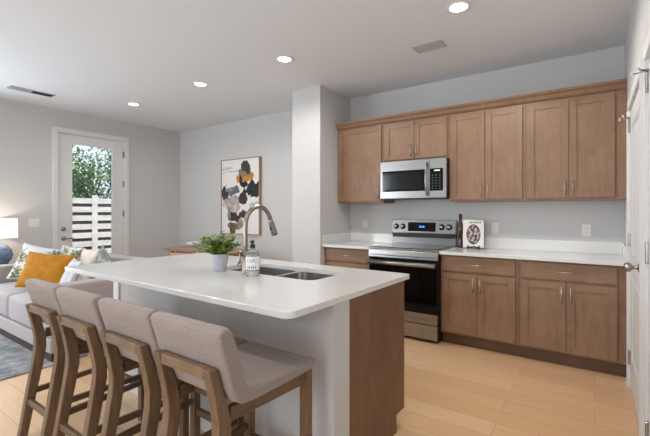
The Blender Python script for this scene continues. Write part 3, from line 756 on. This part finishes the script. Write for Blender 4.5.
MB().box(-.1235, .1235, -.2785, -.2505, .740, .778).build('back_rail', wood('stool_oak_crosswise', (104, 80, 58), (140, 112, 84), scale=(3, 30, 30)), st0, bevel=.003)
MB().box(-.1235, .1235, -.285, -.262, .215, .25).build('rear_stretcher', STOOLX, st0, bevel=.003)
for s_ in (-1, 1):
    for z0, z1, ya, nm in ((.570, .622, -.188, 'side_apron'), (.262, .292, -.238, 'side_stretcher')):
        xa, xb = s_*.147, s_*.174; w_ = .011
        o = MB(); rings = [[(xa-w_, ya, z0), (xa+w_, ya, z0), (xa+w_, ya, z1), (xa-w_, ya, z1)], [(xb-w_, .1995, z0), (xb+w_, .1995, z0), (xb+w_, .1995, z1), (xb-w_, .1995, z1)]]
        o.ring_loft(rings, smooth=False); o.build(nm, STOOLX, st0, bevel=.002)
MB().box(-.1525, .1525, .21, .232, .575, .62).build('front_apron', STOOLX, st0)
MB().box(-.1525, .1525, .208, .234, .20, .235).build('foot_rail', STOOLX, st0, bevel=.003)
MB().box(-.14, .14, -.12, -.10, .572, .615).build('rear_apron', STOOLX, st0)
# upholstered shell: side profile swept across the width with soft edges
prof = [(-.278, .900), (-.270, .865), (-.256, .82), (-.244, .78), (-.232, .735), (-.220, .695), (-.202, .655), (-.168, .634), (-.10, .626), (.05, .6235), (.22, .6235),
        (.248, .630), (.258, .645), (.252, .662), (.20, .668), (.05, .672), (-.08, .676), (-.128, .684), (-.150, .71), (-.162, .75), (-.177, .80), (-.200, .86), (-.216, .900), (-.227, .914), (-.246, .918), (-.268, .914)]
cy = sum(p[0] for p in prof)/len(prof)
def inset(P, d_):
    out = []
    n_ = len(P)
    for i in range(n_):
        a, b_, c = Vector(P[i-1]), Vector(P[i]), Vector(P[(i+1) % n_]); tg = (c-a).normalized(); nr = Vector((-tg.y, tg.x))
        out.append(tuple(b_+nr*d_))
    return out
A_ = sum(prof[i-1][0]*prof[i][1]-prof[i][0]*prof[i-1][1] for i in range(len(prof)))
sg = 1 if A_ > 0 else -1
rings = []
for x, ins in ((-.203, .012), (-.2025, .009), (-.199, .004), (-.192, .001), (-.18, 0), (0, 0), (.18, 0), (.192, .001), (.199, .004), (.2025, .009), (.203, .012)):
    rings.append([(x, y, z) for y, z in inset(prof, sg*ins)])
o = MB(); o.ring_loft(rings); o.build('upholstered_seat', STOOLF, st0)
spots = [(-1.198, 1.100, 0), (-1.618, 1.100, 0), (-2.062, 1.098, .0), (-2.492, 1.10, .0)]
lab = ['greige upholstered bar stool nearest the camera, its seat in full view', 'greige upholstered bar stool second from the nearest, at the island',
       'greige upholstered bar stool third from the nearest, at the island', 'greige upholstered bar stool farthest left, next to the sofa']
for i, (x, y, r) in enumerate(spots):
    o = st0 if i == 0 else copy_tree(st0)
    o.location = (x, y, 0); o.rotation_euler[2] = r; o['label'] = lab[i]

# ------------------------------------------------------------------ rug, sofa
def rug_mat():
    m, nt, b = newmat('grey_rug'); v = mapping(nt)
    f = ntex(nt, v, 5, 6, .7); vo = nt.nodes.new('ShaderNodeTexVoronoi'); vo.inputs['Scale'].default_value = 6; vo.feature = 'DISTANCE_TO_EDGE'; nt.links.new(v, vo.inputs['Vector'])
    a1 = ramp(nt, f, [(.35, srgb(100, 102, 106)), (.5, srgb(142, 143, 146)), (.65, srgb(176, 173, 170))])
    a2 = ramp(nt, vo.outputs['Distance'], [(.0, (.62, .63, .66, 1)), (.06, (1, 1, 1, 1))])
    mx = nt.nodes.new('ShaderNodeMix'); mx.data_type = 'RGBA'; mx.blend_type = 'MULTIPLY'; mx.inputs[0].default_value = .7
    nt.links.new(a1, mx.inputs[6]); nt.links.new(a2, mx.inputs[7]); nt.links.new(mx.outputs[2], b.inputs['Base Color']); b.inputs['Roughness'].default_value = .97
    bump(nt, b, ntex(nt, v, 200), .5, .004); return m
tag(MB().box(-6.0, -3.745, -1.2, 1.62, .0005, .010, .003).build('area_rug', rug_mat()), 'grey patterned area rug under the front of the sofa', 'rug')
SX_0, SX_1, SYF, SYB = -5.96, -3.81, 1.35, 2.32
t = thing('sofa', 'light beige upholstered sofa with low square arms and dark plinth, facing the rug', 'sofa', ((SX_0+SX_1)/2, (SYF+SYB)/2, .0102))
ox, oy = (SX_0+SX_1)/2, (SYF+SYB)/2
def sb(name, x0, x1, y0, y1, z0, z1, bev, mat=SOFAF, seg=4): return MB().box(x0-ox, x1-ox, y0-oy, y1-oy, z0, z1, bev, seg).build(name, mat, t)
sb('plinth', SX_0+.012, SX_1-.012, SYF+.012, SYB-.012, 0, .068, .004, SOFAP, 1)
sb('base', SX_0, SX_1, SYF, SYB, .0682, .195, .015)
sb('arm', SX_0, SX_0+.19, SYF, SYB-.2, .1955, .645, .025); sb('arm', SX_1-.19, SX_1, SYF, SYB-.2, .1955, .645, .025)
sb('backrest', SX_0, SX_1, SYB-.2, SYB, .1955, .795, .03)
xm = (SX_0+SX_1)/2
for a, b_ in ((SX_0+.192, xm-.002), (xm+.002, SX_1-.192)):
    o = sb('seat_cushion', a, b_, SYF+.004, SYB-.202, .196, .45, .045)
    for p in o.data.polygons: p.use_smooth = True
# pillows
def pillow(name, label, w_, h, d_, loc, rx, rz, fn, mat, rot=0, group='throw pillows on the sofa', N=44):
    t_ = thing(name, label, 'pillow', loc, rz, group)
    me = bpy.data.meshes.new('cushion'); V = []; F = []; Cc = []
    TT = Matrix.Rotation(rx, 4, 'X') @ Matrix.Translation((0, 0, h/2)) @ Matrix.Rotation(rot, 4, 'Y')
    for side in (-1, 1):
        for j in range(N+1):
            for i in range(N+1):
                a, b_ = i/N*2-1, j/N*2-1
                th_ = (max(0, (1-abs(a)**2.2))*max(0, (1-abs(b_)**2.2)))**.42
                px = a*(1-.10*(1-abs(a))*0 - .085*(1-b_*b_)*abs(a)); pz = b_*(1-.085*(1-a*a)*abs(b_))
                wr = .006*noise.noise(Vector((a*2.3, b_*2.3, side+loc[0])))
                V.append(TT @ Vector((px*w_/2, side*(d_/2*th_+(wr if th_ > .05 else 0)), pz*h/2))); Cc.append(fn((a+1)/2, (1-b_)/2))
    M = (N+1)**2
    for s_ in range(2):
        for j in range(N):
            for i in range(N):
                q = s_*M+j*(N+1)+i; f = (q, q+1, q+N+2, q+N+1); F.append(f if s_ == 0 else f[::-1])
    me.from_pydata([tuple(v) for v in V], [], F); ca = me.color_attributes.new('print', 'FLOAT_COLOR', 'POINT')
    for i, c in enumerate(Cc): ca.data[i].color = c
    bm = bmesh.new(); bm.from_mesh(me); bmesh.ops.remove_doubles(bm, verts=bm.verts, dist=.0005); bm.to_mesh(me); bm.free()
    for p in me.polygons: p.use_smooth = True
    me.materials.append(mat); o_ = bpy.data.objects.new('cushion', me); C.objects.link(o_); o_.parent = t_
    # welt seam around the edge
    ed = []
    for k in range(4*12):
        s4, f_ = divmod(k, 12); q = f_/12*2-1
        a, b_ = ((q, -1), (1, q), (-q, 1), (-1, -q))[s4]
        ed.append(TT @ Vector((a*(1-.085*(1-b_*b_)*abs(a))*w_/2, 0, b_*(1-.085*(1-a*a)*abs(b_))*h/2)))
    o2 = MB(); o2.tube(ed+[ed[0]], .004, 6, cap=False); sm = o2.build('piping', mat, o_)
    ca = sm.data.color_attributes.new('print', 'FLOAT_COLOR', 'POINT'); c0 = fn(.02, .02)
    for q in ca.data: q.color = c0
    return t_
PM = attr_mat('printed_cotton', .9, weave=260)
RL = random.Random(5)
sprigs = [(RL.uniform(.05, .95), RL.uniform(.05, .95), RL.random()*6.28, RL.uniform(.10, .16), RL.choice((0, 0, 1, 2))) for _ in range(26)]
def floral(u, v):
    c = srgb(214, 212, 210)
    for sx_, sy_, a0, sz, kd in sprigs:
        dx, dy = u-sx_, v-sy_; r = math.hypot(dx, dy)
        if r > sz: continue
        a = math.atan2(dy, dx)-a0
        k = math.cos(2.5*a)**2     # five-lobed leaf sprig
        if r < sz*(.25+.75*k**1.5): return (srgb(98, 108, 62), srgb(196, 158, 70), srgb(130, 132, 116))[kd] if nz(u, v, 30, 1) > -.35 else c
    return c
def solid(c, var=6):
    return lambda u, v: srgb(*[max(0, min(255, x+var*nz(u, v, 9, 1))) for x in c])
MUST = solid((182, 122, 34), 12)
def stripes(u, v):
    k = (u*9) % 1
    return srgb(120, 134, 158) if k < .16 else (srgb(196, 172, 160) if .5 < k < .58 else srgb(212, 212, 214))
def patt(u, v): return srgb(120, 124, 112) if nz(u, v, 11, 4) > 0 else (srgb(168, 168, 156) if nz(u, v, 25, 2) > 0 else srgb(140, 142, 132))
zs = .4605
back = SYB-.2
pillow('throw_pillow', 'large white pillow with green leaf print leaning in the left sofa corner', .50, .44, .13, (-5.36, 1.72, zs+.015), math.radians(-22), math.radians(42), floral, PM, rot=math.radians(12))
pillow('throw_pillow', 'white leaf-print pillow partly hidden behind the mustard one', .54, .43, .12, (-5.12, 1.985, zs), math.radians(-8), math.radians(0), lambda u, v: floral(v, u), PM)
pillow('throw_pillow', 'plain mustard yellow pillow in front on the sofa', .52, .40, .14, (-4.86, 1.63, zs+.012), math.radians(-24), math.radians(36), MUST, attr_mat('mustard_velvet', .85, weave=200), rot=math.radians(5))
pillow('throw_pillow', 'white pillow with thin blue stripes behind the island corner', .40, .37, .11, (-4.40, 1.66, zs), math.radians(-22), math.radians(-12), stripes, PM)
pillow('throw_pillow', 'cream peach pillow between the striped and the grey-green ones', .42, .42, .11, (-4.66, 1.99, zs), math.radians(-8), math.radians(-3), solid((222, 206, 190)), PM)
pillow('throw_pillow', 'grey-green patterned pillow at the right arm of the sofa, one corner up', .40, .40, .12, (-4.23, 1.92, zs+.03), math.radians(-10), math.radians(-8), patt, PM, rot=math.radians(24))

# ------------------------------------------------------------------ side table and lamp
t = thing('side_table', 'pale side table holding the blue lamp at the end of the sofa', 'table', (-6.17, 1.61, 0))
TW = wood('side_table_wood', (170, 150, 130), (194, 176, 156))
MB().box(-.18, .18, -.2, .2, .555, .58, .004).build('tabletop', TW, t)
for a in (-1, 1):
    for b_ in (-1, 1):
        x0, x1 = sorted((a*.17, a*.14)); y0, y1 = sorted((b_*.19, b_*.16)); MB().box(x0, x1, y0, y1, 0, .5549).build('leg', TW, t)
t = thing('table_lamp', 'table lamp with round blue ceramic base and white drum shade, lit', 'lamp', (-6.17, 1.598, .5802))
m, nt, b = newmat('blue_glaze')
nt.links.new(ramp(nt, ntex(nt, mapping(nt, (1, 1, 2)), 6, 5), [(.3, srgb(70, 96, 128)), (.7, srgb(128, 150, 176))]), b.inputs['Base Color']); b.inputs['Roughness'].default_value = .15; b.inputs['Coat Weight'].default_value = .4
MB().lathe([(.0, 0), (.075, 0), (.08, .008), (.08, .02), (.11, .05), (.155, .11), (.17, .175), (.155, .24), (.11, .29), (.06, .318), (.035, .33), (.03, .345), (0, .345)], n=40, cap=False).build('base', m, t)
MB().tube([(0, 0, .345), (0, 0, .42)], .01, 12).build('neck', STEELD, t)
m, nt, b = newmat('linen_shade'); nt.nodes.remove(b)
df = nt.nodes.new('ShaderNodeBsdfDiffuse'); tl = nt.nodes.new('ShaderNodeBsdfTranslucent'); mx = nt.nodes.new('ShaderNodeMixShader')
cc = ramp(nt, ntex(nt, mapping(nt, (1, 1, 4)), 90), [(.3, srgb(232, 226, 214)), (.7, srgb(246, 241, 231))])
nt.links.new(cc, df.inputs[0]); nt.links.new(cc, tl.inputs[0]); mx.inputs[0].default_value = .45
nt.links.new(df.outputs[0], mx.inputs[1]); nt.links.new(tl.outputs[0], mx.inputs[2]); nt.links.new(mx.outputs[0], nt.nodes['Material Output'].inputs[0])
o = MB(); o.lathe([(.215, .39), (.212, .63)], n=48, cap=False); shd = o.build('lamp_shade', m, t)
o = MB()
for z, r in ((.39, .215), (.63, .212)): o.tube([(r*math.cos(2*PI*k/48), r*math.sin(2*PI*k/48), z) for k in range(49)], .003, 6, cap=False)
for k in range(3): a = 2*PI*k/3; o.tube([(.212*math.cos(a), .212*math.sin(a), .625), (0, 0, .615)], .002, 6)
o.build('shade_ring', BUMPER, shd)
MB().lathe([(.0, .42), (.012, .422), (.006, .615), (.006, .64), (.012, .648), (.010, .66), (0, .664)], n=14, cap=False).build('finial', STEELD, t)
light('bulb', 'POINT', (0.03, 0, .53), LAMP_W, (1, .84, .66), parent=t, shadow_soft_size=.03)

# ------------------------------------------------------------------ far table and chair by the painting wall
t = thing('dining_table', 'wooden table with rounded corners, seen beyond the island under the painting', 'table', (-4.74, 3.72, 0))
TB_ = wood('walnut_tabletop', (150, 116, 94), (180, 146, 122), scale=(1.5, 14, 14))
plate('tabletop', rrect(-.72, .72, -.35, .30, .18, 8), [], .720, .742, TB_, t)
MB().box(-.60, .60, -.14, .2, .66, .7195).build('apron', TB_, t)
for a in (-1, 1):
    for b_ in (-1, 1): MB().tube([(a*.57, -.03+b_*.2, .6495), (a*.63, -.03+b_*.24, 0)], [.028, .018], 12).build('leg', TB_, t)
t = thing('dining_chair', 'light wooden chair with a curved back rail tucked at the far wooden table', 'chair', (-5.0, 3.40, 0), 0)
CW = wood('beech_chair', (196, 158, 126), (220, 186, 156), scale=(14, 14, 3))
MB().prism(rrect(-.22, .22, -.05, .36, .08), 'z', .43, .455).build('seat', CW, t)
for a in (-1, 1):
    MB().tube([(a*.19, .0, 0), (a*.2, .02, .43)], .016, 10).build('leg', CW, t)
    MB().tube([(a*.19, .33, 0), (a*.18, .31, .43)], .016, 10).build('leg', CW, t)
o = MB(); rings = []
for k in range(13):
    a = math.radians(-70+140*k/12); r = .27; c_ = Vector((math.sin(a)*r, .18-math.cos(a)*r, 0)); n_ = Vector((math.sin(a), -math.cos(a), 0))*.01
    rings.append([c_-n_+Vector((0, 0, .632)), c_+n_+Vector((0, 0, .632)), c_+n_+Vector((0, 0, .706)), c_-n_+Vector((0, 0, .706))])
o.ring_loft(rings, smooth=False); br = o.build('back_rail', CW, t, bevel=.004)
for a in (-1, -.35, .35, 1): MB().tube([(a*.2, .01, .4551), (a*.22, .18-math.sqrt(.27**2-(a*.22)**2), .6319)], .009, 8).build('spindle', CW, t)
t = thing('bowl', 'small white bowl on the far wooden table', 'bowl', (-5.28, 3.84, .7422))
MB().lathe([(0, 0), (.035, 0), (.08, .02), (.105, .07), (.10, .07), (.075, .025), (0, .012)], n=28, cap=False).build('body', plain('white_ceramic', (232, 234, 238), .25, nscale=10, var=.01), t)
